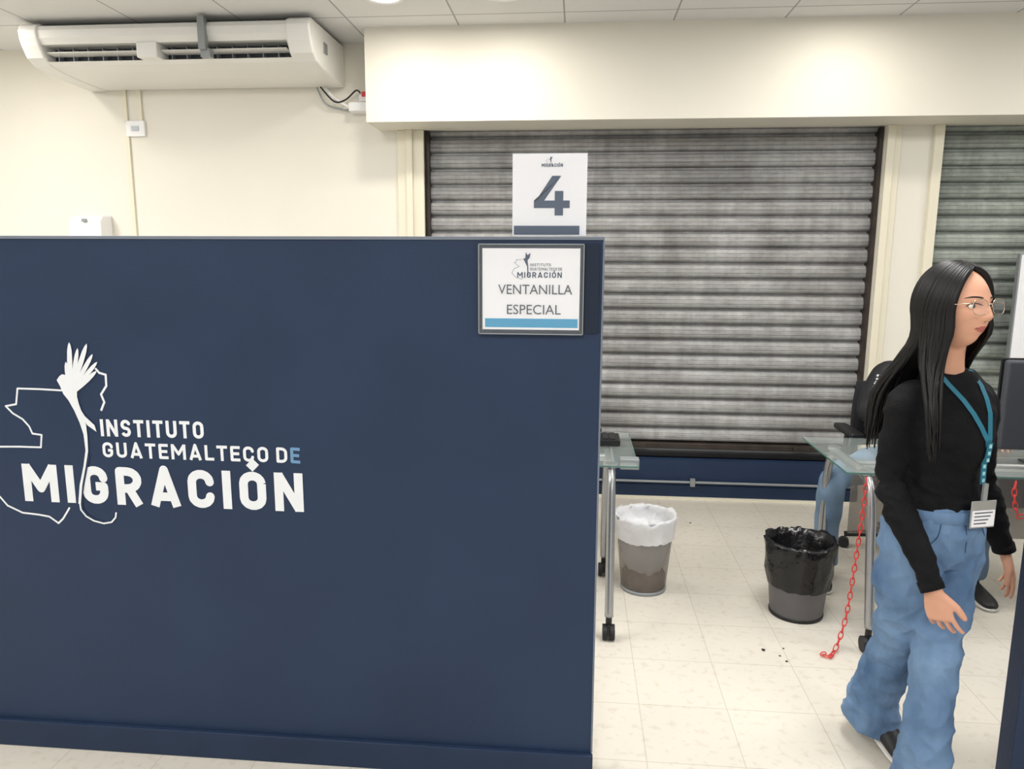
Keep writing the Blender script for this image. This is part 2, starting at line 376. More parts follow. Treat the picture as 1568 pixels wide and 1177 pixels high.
# ---------------------------------------------------------------- partitions
PY=2.02
def partition(x0,x1):
    e=empty('partition_counter')
    box('panel',x0,x1,PY,PY+0.07,0.0,1.602,M['navy'],e,bv=0.002)
    box('top_cap',x0-0.002,x1+0.002,PY-0.003,PY+0.073,1.602,1.611,M['edge'],e,bv=0.001)
    box('kick_board',x0-0.004,x1+0.004,PY-0.018,PY,0.0,0.088,M['navy_dk'],e,bv=0.003)
    return e
pc=partition(-2.7,0.068)
box('end_strip',0.066,0.071,PY-0.002,PY+0.072,0.09,1.60,M['edge'],pc)
partition(1.262,3.4)
_R=Matrix.Rotation(math.radians(5),3,'Z')@Matrix.Rotation(math.radians(80.4),3,'X')@Matrix.Rotation(0.0046,3,'Z')
def tr(p,Y=PY):
    d=_R@Vector(((p[0]-784)/1130,(588-p[1])/1130,-1)); t=Y/d.y
    return (d.x*t,1.55+d.z*t)
lg=empty('wall_logo')
T=lambda L:[tr(p) for p in L]
LY=PY-0.0003
mk('country_outline',stroke_xz(T([(95,597),(60,595),(27,594),(25,618),(9,621),(20,632),(35,641),(45,652),(50,663),(64,665),(63,684),(30,683),(-12,683)]),LY,0.0055,0.0005),M['logo'],lg)
mk('country_outline_low',stroke_xz(T([(-12,735),(-2,757),(12,773),(35,784),(60,787),(76,790),(90,800),(97,793),(103,783),(107,776)]),LY,0.0055,0.0005),M['logo'],lg)
mk('country_outline_side',stroke_xz(T([(146,563),(152,570),(162,573),(163,590),(155,603),(160,615),(155,628)]),LY,0.0065,0.0005),M['logo'],lg)
mk('tail_gap',stroke_xz(T([(135,695),(131,715),(126,742),(123,766),(125,779),(133,789),(145,796)]),LY,0.0150,0.0020),M['navy'],lg)
bird_body=[(88,581),(92,575),(96,572),(101,573),(104,578),(110,583),(117,589),(119,597),(119,606),(122,618),(128,634),(133,650),(135,668),(136,690),(132,715),(127,742),(125,770),(121,770),(123,742),(129,712),(132,688),(129,664),(123,646),(115,628),(106,612),(98,602),(93,590)]
mk('bird_body',poly_xz(T(bird_body),LY,0.0030),M['logo'],lg)
def leaf(base,tip,w):
    B=Vector(base);P_=Vector(tip);d=P_-B;n=Vector((-d.y,d.x)).normalized()*w/2
    pr=[(0,.55),(.25,.85),(.55,1.0),(.8,.85),(.93,.5),(1.0,0)]
    return [tuple(B+d*t+n*k) for t,k in pr]+[tuple(B+d*t-n*k) for t,k in reversed(pr[:-1])]
for i,(b_,t_,w_) in enumerate((((105,584),(102,553),6),((109,586),(107,523),8),((112,587),(120,532),7),((114,588),(134,525),8),((116,590),(143,541),7),((117,593),(150,553),7),((118,597),(149,567),7))):
    mk('bird_feather_%d'%(i+1),poly_xz(T(leaf(b_,t_,w_)),LY-0.00004*i,0.0031),M['logo'],lg)
mk('bird_tail_feather',poly_xz(T([(122,622),(131,636),(146,650),(149,660),(135,650),(126,638)]),LY,0.0034),M['logo'],lg)
mk('bird_tail_curl',stroke_xz(T([(123,766),(125,779),(133,789),(145,796),(160,800),(172,798),(178,791),(179,783)]),LY,0.005,0.0031),M['logo'],lg)
def ttext(name,body,bl,br,tl,m,s,gap):
    a=tr(bl);b=tr(br);c=tr(tl)
    return sign_text(name,body,a[0],b[0],a[1],c[1]-a[1],LY-0.0004,m,lg,s,gap,(b[1]-a[1])/(b[0]-a[0]))
ttext('text_instituto','INSTITUTO',(155,667),(313,671),(155,641),M['logo'],0.19,0.16)
ttext('text_guatemalteco','GUATEMALTECO D',(158,699),(441,708),(158,676),M['logo'],0.19,0.15)
ttext('text_guatemalteco_e','E',(445,708),(460,709),(445,684),M['logoE'],0.19,0.1)
ttext('text_migracion','MIGRACI\u00d3N',(38,766),(467,783),(38,709),M['logo'],0.225,0.15)
vs=empty('counter_sign')
box('back_sheet',-0.265,0.0135,2.008,2.011,1.354,1.588,M['acryd'],vs)
box('paper',-0.257,0.006,2.004,2.0075,1.362,1.580,M['paper'],vs)
box('acrylic_cover',-0.267,0.0155,2.000,2.0018,1.350,1.591,M['acry'],vs)
mk('acrylic_frame',join(boxvf(-0.268,-0.2655,1.999,2.012,1.349,1.592),boxvf(0.0145,0.017,1.999,2.012,1.349,1.592),boxvf(-0.268,0.017,1.999,2.012,1.5895,1.592),boxvf(-0.268,0.017,1.999,2.012,1.349,1.3515)),M['greym'],vs)
box('dark_holder',0.018,0.058,2.010,2.018,1.354,1.592,M['acryd'],vs,bv=0.002)
y=2.0036
text('text_ventanilla','VENTANILLA',-0.214,-0.014,1.458,0.026,y,M['inkg'],vs,0.0)
text('text_especial','ESPECIAL',-0.19,-0.044,1.404,0.026,y,M['inkg'],vs,0.0)
sign_text('text_migracion','MIGRACI\u00d3N',-0.163,-0.042,1.502,0.015,y,M['ink'],vs,0.2,0.16)
sign_text('text_guatemalteco','GUATEMALTECO DE',-0.128,-0.042,1.5215,0.0075,y,M['inkg'],vs,0.16,0.16)
sign_text('text_instituto','INSTITUTO',-0.128,-0.072,1.5325,0.0075,y,M['inkg'],vs,0.16,0.16)
box('blue_bar',-0.250,0.002,2.0034,2.004,1.368,1.392,M['cyan'],vs)
def mini(parent,x,z,s,y):
    mk('mini_outline',stroke_xz([(x-18*s,z+2*s),(x-34*s,z+2*s),(x-34*s,z-4*s),(x-40*s,z-6*s),(x-26*s,z-16*s),(x-40*s,z-22*s),(x-46*s,z-34*s),(x-36*s,z-44*s),(x-20*s,z-50*s),(x-12*s,z-44*s)],y,0.9*s,0.0004),M['inkg'],parent)
    mk('mini_bird',poly_xz([(x-16*s,z+4*s),(x-10*s,z+6*s),(x-9*s,z+22*s),(x-4*s,z+14*s),(x+4*s,z+20*s),(x+2*s,z+8*s),(x-4*s,z),(x-2*s,z-14*s),(x-1*s,z-40*s),(x-4*s,z-40*s),(x-5*s,z-16*s),(x-12*s,z-2*s)],y,0.0008),M['ink'],parent)
mini(vs,-0.131,1.548,0.001,y)
# number 4 sign
s4=empty('number_sign')
box('card',-0.180,0.020,2.048,2.0495,1.614,1.830,M['paper'],s4)
box('acrylic_foot',-0.19,0.03,2.03,2.085,1.611,1.614,M['acry'],s4)
box('acrylic_front',-0.182,0.022,2.043,2.0445,1.614,1.834,M['acry'],s4)
fy=2.0476; fx,fz,fs=-0.122,1.668,0.104
mk('digit_four',join(poly_xz([(fx+fs*a,fz+fs*b) for a,b in ((0.47,1.0),(0.70,1.0),(0.27,0.38),(0.0,0.38),(0.0,0.30))],fy,0.0005),
  poly_xz([(fx+fs*a,fz+fs*b) for a,b in ((0.0,0.19),(0.93,0.19),(0.93,0.38),(0.0,0.38))],fy,0.00056),
  poly_xz([(fx+fs*a,fz+fs*b) for a,b in ((0.54,0.0),(0.76,0.0),(0.76,0.62),(0.54,0.62))],fy,0.00062)),M['ink'],s4)
sign_text('text_migracion','MIGRACI\u00d3N',-0.102,-0.045,1.795,0.009,fy,M['ink'],s4,0.2,0.16)
box('blue_bar',-0.176,0.002,fy-0.0004,fy,1.617,1.641,M['ink'],s4)
mini(s4,-0.075,1.814,0.0004,fy)
# ---------------------------------------------------------------- desks
def caster(name,x,y,parent,ang=0):
    parts=[]
    for dx in (-0.016,0.016):
        parts.append(sweep([(x+dx-0.009,y,0.032),(x+dx+0.009,y,0.032)],0.032,20))
    mk(name+'_wheels',join(*parts),M['rub'],parent)
    mk(name+'_fork',join(boxvf(x-0.006,x+0.006,y-0.02,y+0.02,0.02,0.072),sweep([(x,y,0.06),(x,y,0.10)],0.013,12)),M['blk'],parent)
def desk(x0,x1,legs,y0=2.95,y1=3.55):
    e=empty('glass_desk')
    box('glass_top',x0,x1,y0,y1,0.711,0.7215,M['glass'],e,bv=0.003)
    mk('glass_edge',join(boxvf(x0-0.001,x0+0.002,y0,y1,0.713,0.720),boxvf(x1-0.002,x1+0.001,y0,y1,0.713,0.720),boxvf(x0,x1,y0-0.001,y0+0.002,0.713,0.720)),M['glassE'],e)
    for i,lx in enumerate(legs):
        pth=[(lx,2.87,0.10),(lx,2.89,0.22),(lx,2.925,0.42),(lx,2.95,0.58),(lx,2.99,0.665),(lx,3.07,0.69),(lx,3.2,0.69),(lx,3.35,0.69),(lx,3.43,0.665),(lx,3.475,0.58),(lx,3.49,0.42),(lx,3.495,0.22),(lx,3.50,0.10)]
        mk('leg_%d'%(i+1),sweep(pth,[(0.018,0.022)]*len(pth),14,ref=(1,0,0),res=5),M['chrome'],e,True)
        caster('caster_%d'%(2*i+1),lx,2.87,e); caster('caster_%d'%(2*i+2),lx,3.50,e)
        for yy in (3.02,3.42):
            mk('pad_%d_%d'%(i,int(yy*10)),sweep([(lx,yy,0.695),(lx,yy,0.711)],0.028,20),M['chrome'],e)
    mk('cross_bar',sweep([(legs[0],3.25,0.675),(legs[-1],3.25,0.675)],0.017,14),M['chrome'],e)
    return e
d1=desk(-1.25,0.262,(-1.13,0.155))
box('edge_clamp',0.19,0.27,3.0,3.05,0.69,0.735,M['greym'],d1,bv=0.004)
d2=desk(1.085,2.55,(1.19,2.42))
bevel(mk('modesty_panel',boxvf(1.215,2.39,3.24,3.25,0.36,0.655),M['mesh'],d2),0.002)
kb=empty('keyboard')
box('keyboard_base',-0.28,0.205,3.26,3.40,0.7225,0.752,M['blk'],kb,bv=0.004)
mk('keys',join(*[boxvf(-0.27+i*0.0305,-0.244+i*0.0305,3.27+j*0.025,3.291+j*0.025,0.752,0.757) for i in range(15) for j in range(5)]),M['rub'],kb)
mo=empty('computer_monitor',(0.045,0,0))
bevel(mk('back_shell',boxvf(1.665,2.21,3.06,3.10,0.80,1.165),M['mon'],mo),0.012,3)
bevel(mk('screen_bezel',boxvf(1.66,2.215,3.10,3.112,0.795,1.17),M['blk'],mo),0.003)
mk('logo_disc',sweep([(1.80,3.0595,1.105),(1.80,3.057,1.105)],0.032,28),M['monl'],mo)
bevel(mk('stand_neck',boxvf(1.88,1.99,3.03,3.06,0.73,1.0),M['mon'],mo),0.005)
bevel(mk('stand_base',boxvf(1.82,2.05,3.0,3.2,0.7225,0.733),M['mon'],mo),0.004)
ph=empty('desk_telephone')
bevel(mk('phone_body',extrude_x([(3.0,0.7225),(3.16,0.7225),(3.16,0.775),(3.02,0.74),(3.0,0.735)],1.48,1.62),M['blk'],ph),0.004)
mk('handset',sweep([(1.50,3.02,0.765),(1.50,3.06,0.79),(1.50,3.12,0.80),(1.50,3.16,0.80)],[0.02,0.014,0.014,0.02],12,res=4),M['blk'],ph,True)
def chain(path,nd=400):
    ch=empty('plastic_chain')
    P=[Vector(p) for p in path]; dense=[crom(P,i/nd) for i in range(nd+1)]
    links=[];acc=0;step=0.026;k=0
    for a,b in zip(dense,dense[1:]):
        acc+=(b-a).length
        if acc>=step:
            acc=0;c=b;Tn=(b-a).normalized()
            up=Vector((1,0,0)) if k%2 else Vector((0.3,1,0)); S=(up-up.dot(Tn)*Tn).normalized(); k+=1
            ring_=[c+Tn*(0.018*math.cos(q))+S*(0.0085*math.sin(q)) for q in [2*math.pi*i/14 for i in range(15)]]
            links.append(sweep(ring_,0.0022,6))
    mk('links',join(*links),M['red'],ch,True)
chain([(1.155,2.935,0.715),(1.150,2.925,0.60),(1.140,2.92,0.45),(1.125,2.905,0.30),(1.105,2.885,0.15),(1.075,2.86,0.05),(1.05,2.84,0.008),(1.02,2.80,0.008),(1.00,2.815,0.008),(1.02,2.835,0.008)])
chain([(1.72,2.94,0.715),(1.71,2.925,0.66),(1.72,2.92,0.60),(1.74,2.92,0.57),(1.76,2.92,0.60),(1.77,2.925,0.66),(1.76,2.94,0.715)])
# ---------------------------------------------------------------- bins
def crump(amp,zamp,sc,seed):
    def f(i,a):
        n=noise.noise(Vector((math.cos(a)*sc,math.sin(a)*sc,i*0.7+seed))); n2=noise.noise(Vector((math.cos(a)*sc*2.7,math.sin(a)*sc*2.7,i*1.3+seed+9)))
        return amp*(n+0.5*n2)*2, zamp*(n2+n)*1.5
    return f
def bin_(x,y,rb,rt,h,mm,bag,dark):
    e=empty('waste_bin',(x,y,0))
    mk('basket',revolve([(rb,0.012),(rt,h)],seg=48),mm,e,True)
    mk('base_ring',revolve([(0.001,0.0),(rb+0.003,0.0),(rb+0.004,0.014),(rb,0.016),(0.001,0.012)],seg=40),M['greym'] if not dark else M['blk'],e,True)
    mk('rim',revolve([(rt-0.003,h-0.006),(rt+0.005,h-0.006),(rt+0.005,h+0.006),(rt-0.003,h+0.006),(rt-0.003,h-0.006)],seg=48),M['greym'] if not dark else M['blk'],e,True)
    low=0.42
    k=lambda z:rb+(rt-rb)*z/h
    pr=[(k(h*low)+0.006,h*low),(k(h*0.6)+0.010,h*0.6),(k(h*0.75)+0.010,h*0.75),(k(h*0.9)+0.010,h*0.9),(rt+0.010,h),(rt+0.006,h+0.012),(rt-0.008,h+0.010),(rt-0.014,h*0.93),(rt-0.03,h*0.8),(rt-0.045,h*0.62),(rt-0.08,h*0.5),(0.02,h*0.46)] if dark else \
       [(k(h*0.72)+0.006,h*0.72),(k(h*0.8)+0.008,h*0.8),(k(h*0.95)+0.008,h*0.95),(rt+0.009,h),(rt+0.004,h+0.012),(rt-0.008,h+0.008),(rt-0.014,h*0.95),(rt-0.02,h*0.86),(rt-0.05,h*0.80),(rt-0.09,h*0.82),(0.01,h*0.86)]
    mk('liner_bag',revolve(pr,seg=72,jit=crump(0.006,0.007,3.0,2.0 if dark else 5.0)),bag,e,True)
    if not dark:
        mk('bag_hang',revolve([(rb-0.03,0.09),(rb-0.01,0.14),(k(h*0.6)-0.01,h*0.6),(rt-0.01,h*0.9)],seg=60,jit=crump(0.004,0.0,3.0,1.0)),M['bagw'],e,True)
        mk('waste',revolve([(0.001,0.02),(rb-0.005,0.02),(rb,0.07),(rb-0.02,0.10),(0.03,0.14),(0.001,0.15)],seg=40,jit=crump(0.004,0.012,2.0,3.0)),M['brown'],e,True)
    else:
        q=mk('cardboard',boxvf(-0.07,0.05,-0.005,0.0,0.22,0.345),M['manila'],e); q.rotation_euler=(0.35,0.1,-0.5); q.location=(-0.03,0.04,0.0)
    return e
bin_(0.341,3.385,0.105,0.138,0.36,M['mesh'],M['bagw'],False)
bin_(1.0,3.19,0.112,0.142,0.335,M['meshk'],M['bagk'],True)
sc=empty('floor_debris')
for i,(x,y,s) in enumerate(((0.775,2.84,0.011),(0.83,2.80,0.005),(0.86,2.86,0.004),(0.845,2.76,0.006),(0.70,4.3,0.006))):
    pts=[(x+s*random.uniform(0.6,1.3)*math.cos(a),y+s*random.uniform(0.6,1.3)*math.sin(a)) for a in [k*math.pi/4 for k in range(8)]]
    V=[(a,b,0.0005) for a,b in pts]+[(a,b,0.002) for a,b in pts]; F=[tuple(range(8,16))]+[(k,(k+1)%8,(k+1)%8+8,k+8) for k in range(8)]
    mk('scrap_%d'%(i+1),(V,F),M['rail'],sc)
nb=empty('notice_board',(0.14,0,0))
box('board_frame',2.50,3.3,4.74,4.775,0.90,1.60,M['greym'],nb,bv=0.003)
box('board_face',2.508,3.292,4.735,4.741,0.908,1.592,M['paper'],nb)
# ---------------------------------------------------------------- people
def headvf(seg=72,rings=60):
    V,F=ellip((0,0,0),(1,1,1),seg,rings); out=[]
    for p in V:
        x,y,z=p
        w=0.070
        if z<0: w*=1-0.36*(-z)**1.8
        X=w*x*(1.0+0.06*max(0,z)*(1-z)); 
        dfr=0.090; dbk=0.098
        Y=(dfr if y<0 else dbk)*y
        Z=0.111*z
        if z<0:
            if y>0: Z*=1-0.45*min(1,y*1.2); Y*=1-0.25*(-z)
            else: Y*=1-0.08*(-z)**2; 
        if y<0:
            g=lambda cx,cz,sx,sz:math.exp(-((X-cx)/sx)**2-((Z-cz)/sz)**2)
            fr=min(1,-y*1.8)
            d=0
            d+=0.016*g(0,-0.033,0.011,0.010)+0.012*g(0,-0.018,0.008,0.014)+0.004*g(0,0.002,0.008,0.012)
            d+=0.007*(g(0.012,-0.036,0.006,0.007)+g(-0.012,-0.036,0.006,0.007))
            d-=0.009*(g(0.031,-0.001,0.016,0.010)+g(-0.031,-0.001,0.016,0.010))
            d+=0.003*(g(0.03,0.018,0.020,0.007)+g(-0.03,0.018,0.020,0.007))
            d+=0.0065*g(0,-0.0555,0.019,0.0048)+0.0070*g(0,-0.0655,0.016,0.0055)-0.002*g(0,-0.0600,0.022,0.002)
            d-=0.002*g(0,-0.078,0.02,0.006)
            d+=0.006*g(0,-0.096,0.022,0.014)
            d+=0.004*(g(0.040,-0.028,0.018,0.018)+g(-0.040,-0.028,0.018,0.018))
            Y-=d*fr
        out.append(Vector((X,Y,Z)))
    return out,F
def ears():
    parts=[]
    for s in (-1,1):
        parts.append(ellip((s*0.071,0.012,-0.008),(0.008,0.017,0.030),16,12,Matrix.Rotation(-0.2,3,'X')))
    return join(*parts)
def handvf(W,D,Nrm,side,curl=0.35,L=0.165,sp=0.09):
    W=Vector(W);D=Vector(D).normalized();Nr=Vector(Nrm);Nr=(Nr-Nr.dot(D)*D).normalized();S=D.cross(Nr); 
    if S.dot(Vector(side))<0: S=-S
    k=L/0.165
    parts=[sweep([W-D*0.03,W,W+D*0.025*k,W+D*0.055*k,W+D*0.082*k,W+D*0.09*k],[(0.022*k,0.018*k),(0.024*k,0.017*k),(0.031*k,0.016*k),(0.037*k,0.014*k),(0.036*k,0.011*k),(0.03*k,0.007*k)],16,ref=S)]
    for i,(off,ln,r) in enumerate(((0.028,0.066,0.0080),(0.0095,0.074,0.0083),(-0.0095,0.068,0.0079),(-0.027,0.054,0.0070))):
        b=W+D*(0.072*k)+S*off*k; d=(D+S*sp*(1.3-i)).normalized(); pts=[b];rr=[r*1.05*k]; c=0.12+0.05*i
        for seg,fr in enumerate((0.18,0.40,0.26,0.16)):
            if seg>0: c+=curl*(1+0.1*i)
            dd=(d*math.cos(c)+Nr*math.sin(c)).normalized(); b=b+dd*ln*1.12*fr*k; pts.append(b); rr.append(r*(1-0.09*(seg+1))*k)
        pts.append(b+dd*0.004*k); rr.append(r*0.35*k)
        parts.append(sweep(pts,rr,12))
    b=W+D*0.018*k+S*0.018*k; d=(D*0.78+S*0.55+Nr*0.25).normalized(); d2=(D*0.95+S*0.22+Nr*0.3).normalized()
    parts.append(sweep([b,b+d*0.03*k,b+d*0.03*k+d*0.018*k,b+d*0.048*k+d2*0.024*k,b+d*0.048*k+d2*0.040*k,b+d*0.048*k+d2*0.044*k],[0.014*k,0.0125*k,0.0105*k,0.0098*k,0.0075*k,0.003*k],12))
    return join(*parts)
def ring(z,cx,cy,rx,ry): return ((cx,cy,z),(rx,ry))
def loft(rs,seg=36,res=5):
    return sweep([r[0] for r in rs],[r[1] for r in rs],seg,ref=(1,0,0),res=res)
def bvh_of(o): return BVHTree.FromPolygons([v.co.copy() for v in o.data.vertices],[tuple(p.vertices) for p in o.data.polygons])
def face_details(body,HM,parent,glasses=True):
    bm=BVHTree.FromPolygons(*xf(headvf(48,60),HM)); inv=HM.inverted()
    def fp(x,z,off=0.0):
        o=HM@Vector((x,-0.25,z)); d=(HM.to_3x3()@Vector((0,1,0))).normalized()
        h=bm.ray_cast(o,d)
        p=inv@h[0] if h[0] else Vector((x,-0.09,z)); return Vector((x,p.y-off,z))
    for s,nm in ((-1,'right'),(1,'left')):
        c=fp(s*0.031,-0.001); 
        e=ellip((c.x,c.y+0.0015,c.z),(0.0140,0.0050,0.0062),20,12); mk('eye_'+nm,xf(e,HM),M['eye'],parent,True)
        e=ellip((c.x+0.001,c.y-0.0016,c.z),(0.0056,0.0028,0.0056),16,10); mk('iris_'+nm,xf(e,HM),M['iris'],parent,True)
        pts=[]
        for t in range(9):
            u=t/8*2-1; x=s*0.031+0.0165*u; z=0.0005+0.0065*(1-u*u); pts.append(fp(x,z-0.001,0.0024))
        mk('lid_'+nm,xf(sweep(pts,[0.0006]+[0.0014]*7+[0.0006],6),HM),M['brow'],parent,True)
        pts=[]
        for t in range(9):
            u=t/8; x=s*(0.014+0.036*u); z=0.0185+0.006*math.sin(u*2.2)-0.003*u; pts.append(fp(x,z,0.0002))
        mk('brow_'+nm,xf(sweep(pts,[(0.0013,0.0018)]+[(0.0012,0.0024)]*5+[(0.001,0.002),(0.001,0.0012),(0.0005,0.0006)],8,ref=(0,1,0)),HM),M['brow'],parent,True)
    pts=[fp(-0.021+0.042*t/10,-0.0600+0.0015*abs(t-5)/5,-0.0002) for t in range(11)]
    mk('mouth_line',xf(sweep(pts,[0.0003]+[0.0008]*9+[0.0003],6),HM),M['brow'],parent,True)
    for s in (-1,1):
        c=fp(s*0.0065,-0.0425,0); mk('nostril_%d'%(s+2),xf(ellip((c.x,c.y+0.0012,c.z),(0.0026,0.002,0.0014),10,6),HM),M['brow'],parent,True)
    if glasses:
        parts=[]; lens=[]
        for s in (-1,1):
            pts=[]
            for k in range(33):
                a=2*math.pi*k/32; ca,sa=math.cos(a),math.sin(a); q=0.78
                x=s*0.034+0.0255*math.copysign(abs(ca)**q,ca); z=-0.005+0.0205*math.copysign(abs(sa)**q,sa)
                pts.append((x,-0.100+0.35*abs(x)**1.5+0.002,z))
            parts.append(sweep(pts,0.0010,6,caps=False))
            n=len(pts)-1; lens.append((pts[:-1],[tuple(range(n))]))
            parts.append(sweep([(s*0.0595,-0.091,0.004),(s*0.071,-0.075,0.006),(s*0.0745,-0.03,0.004),(s*0.073,0.02,0.0)],0.0011,6,res=4))
        parts.append(sweep([(-0.0085,-0.0975,0.0),(-0.004,-0.103,0.003),(0.004,-0.103,0.003),(0.0085,-0.0975,0.0)],0.0010,6,res=4))
        mk('glasses_frame',xf(join(*parts),HM),M['gold'],parent,True)
        mk('glasses_lens',xf(join(*lens),HM),M['lens'],parent)
def paint_lips(body,HM):
    inv=HM.inverted()
    for p in body.data.polygons:
        c=p.center
        if c.z<HM.translation.z-0.12: continue
        c=inv@c
        if abs(c.x)<0.022 and c.y<-0.04:
            h=1-(c.x/0.022)**2
            if -0.0600-0.0095*h<c.z<-0.0600+0.0080*h-0.0015*math.exp(-(c.x/0.004)**2): p.material_index=1
def wrinkle(o,fn):
    vs_=o.data.vertices; n=len(vs_); co=[0.0]*(3*n); no=[0.0]*(3*n)
    vs_.foreach_get('co',co); vs_.foreach_get('normal',no)
    for i in range(n):
        d=fn(Vector(co[3*i:3*i+3]))
        co[3*i]+=no[3*i]*d; co[3*i+1]+=no[3*i+1]*d; co[3*i+2]+=no[3*i+2]*d
    vs_.foreach_set('co',co); o.data.update()
# ---- walking woman
A=math.radians(17)
wo=empty('woman',(1.047,2.15,0),A)
HM=Matrix.Translation((-0.040,-0.038,1.428))@Matrix.Rotation(math.radians(10),4,'Z')@Matrix.Rotation(math.radians(-7),4,'X')
RA=[(-0.085,0.01,1.175),(-0.108,0.01,1.172),(-0.128,0.012,1.14),(-0.138,0.020,1.04),(-0.148,0.015,0.93),(-0.152,-0.040,0.85),(-0.150,-0.108,0.78),(-0.138,-0.162,0.690)]
LA=[(0.075,0.01,1.175),(0.100,0.01,1.172),(0.122,0.012,1.14),(0.144,0.022,1.04),(0.170,0.030,0.93),(0.192,0.022,0.86),(0.222,0.008,0.77),(0.246,-0.005,0.712)]
skin=join(xf(headvf(),HM),xf(ears(),HM),
  loft([ring(1.10,0,0.0,0.09,0.06),ring(1.18,0.0,0.005,0.085,0.055),ring(1.225,-0.006,0.01,0.056,0.050),ring(1.255,-0.012,0.006,0.047,0.048),ring(1.30,-0.022,-0.004,0.044,0.046),ring(1.35,-0.032,-0.014,0.045,0.050),ring(1.40,-0.038,-0.02,0.045,0.05)]),
  sweep(RA,[0.03,0.034,0.033,0.031,0.030,0.028,0.025,0.021],16,res=4),
  sweep(LA,[0.03,0.034,0.033,0.031,0.030,0.028,0.025,0.021],16,res=4),
  handvf((-0.135,-0.166,0.682),(0.24,-0.16,-0.95),(0.75,0.45,0.1),(0.3,-0.9,0),0.22,0.158,0.12),
  handvf((0.248,-0.006,0.702),(0.30,-0.14,-0.95),(-0.8,0.5,0),(-0.4,-0.9,0),0.16,0.158,0.18))
bodyo=remesh('body',skin,0.0036,M['skin'],wo,2,[M['lips']])
paint_lips(bodyo,HM)
face_details(bodyo,HM,wo)
SR=[0.046,0.050,0.050,0.045,0.042,0.041,0.036,0.030]
sw=join(loft([ring(0.848,0,0.0,0.122,0.102),ring(0.87,0,0.0,0.122,0.102),ring(0.93,0,0.0,0.110,0.094),ring(1.0,0,-0.004,0.108,0.096),ring(1.07,0,-0.014,0.118,0.110),ring(1.13,0,-0.008,0.126,0.103),ring(1.18,0,0.002,0.126,0.084),ring(1.215,-0.005,0.008,0.098,0.068),ring(1.24,-0.010,0.01,0.066,0.058),ring(1.256,-0.012,0.008,0.053,0.053)]),
  sweep(RA,SR,20,res=6), sweep(LA,SR,20,res=6))
sweater=remesh('sweater',sw,0.0048,M['sweat'],wo,3)
def fsw(c):
    el=math.exp(-((c.z-0.90)/0.07)**2)*(1 if abs(c.x)>0.1 else 0.3)+math.exp(-((c.z-0.90)/0.05)**2)*0.5
    r=abs(noise.noise(Vector((c.x*14+c.z*9,c.y*14,c.z*26))))
    return noise.noise(Vector((c.x*9,c.y*9,c.z*14)))*0.006+noise.noise(Vector((c.x*22+c.z*16,c.y*22,c.z*30)))*0.004+(0.2-r)*(0.006+0.012*el)
wrinkle(sweater,fsw)
for p,q,nm in (((-0.1405,-0.1515,0.705),(-0.1360,-0.1655,0.681),'cuff_right'),((0.2430,-0.0035,0.720),(0.2490,-0.006,0.699),'cuff_left')):
    mk(nm,sweep([p,q],0.0315,24),M['sweat'],wo,True)
je=join(loft([ring(0.70,-0.006,0.0,0.12,0.10),ring(0.74,-0.006,0.0,0.136,0.114),ring(0.79,-0.004,0.002,0.136,0.118),ring(0.83,0,0.0,0.129,0.110),ring(0.872,0,0.0,0.122,0.101)]),
  sweep([(-0.070,0.0,0.80),(-0.076,0.0,0.70),(-0.076,0.010,0.60),(-0.060,0.030,0.48),(-0.042,0.072,0.36),(-0.026,0.12,0.24),(-0.016,0.155,0.13),(-0.014,0.165,0.06)],[(0.073,0.10),(0.077,0.100),(0.073,0.088),(0.062,0.074),(0.059,0.072),(0.066,0.078),(0.075,0.090),(0.080,0.096)],28,ref=(1,0,0),res=6),
  sweep([(0.056,0.0,0.80),(0.047,-0.015,0.70),(0.014,-0.050,0.60),(-0.036,-0.095,0.47),(-0.064,-0.120,0.35),(-0.084,-0.140,0.22),(-0.093,-0.152,0.10),(-0.096,-0.155,0.035)],[(0.075,0.10),(0.075,0.094),(0.068,0.082),(0.058,0.070),(0.056,0.066),(0.060,0.073),(0.068,0.087),(0.073,0.093)],28,ref=(1,0,0),res=6))
jeans=remesh('jeans',je,0.0048,M['denim'],wo,3)
def fj(c):
    n=noise.noise(Vector((c.x*7,c.y*7,c.z*9)))*0.004
    w=0.9*math.exp(-((c.z-0.46)/0.08)**2)+0.9*math.exp(-((c.z-0.13)/0.08)**2)+0.5*math.exp(-((c.z-0.70)/0.05)**2)+0.35
    r1=abs(noise.noise(Vector((c.x*7+c.z*6,c.y*7,c.z*15+3)))); r2=abs(noise.noise(Vector((c.x*15-c.z*8,c.y*15,c.z*11+7)))); r3=abs(noise.noise(Vector((c.x*26+c.z*12,c.y*26,c.z*22+1))))
    return n+w*0.018*(0.22-r1)+0.014*(0.2-r2)+0.007*(0.2-r3)
wrinkle(jeans,fj)
jbv=bvh_of(jeans)
def onj(x,z,y0=-0.4,off=0.0008):
    h=jbv.ray_cast(Vector((x,y0,z)),Vector((0,1,0))); return (h[0]+Vector((0,-off,0))) if h[0] else Vector((x,-0.1,z))
V,F=revolve([(1,-0.018),(1.02,-0.016),(1.02,0.016),(1,0.018)],seg=48)
mk('waistband',([Vector((p[0]*0.127,p[1]*0.107,p[2]+0.850)) for p in V],F),M['denim'],wo,True)
mk('fly_seam',sweep([onj(0.004,z) for z in (0.835,0.81,0.785,0.765,0.755)],0.0014,6),M['denimd'],wo,True)
mk('pocket_right',sweep([onj(-0.065,0.836),onj(-0.075,0.80),onj(-0.10,0.775),onj(-0.125,0.765)],0.0014,6,res=4),M['denimd'],wo,True)
mk('pocket_left',sweep([onj(0.065,0.836),onj(0.075,0.80),onj(0.10,0.775),onj(0.125,0.765)],0.0014,6,res=4),M['denimd'],wo,True)
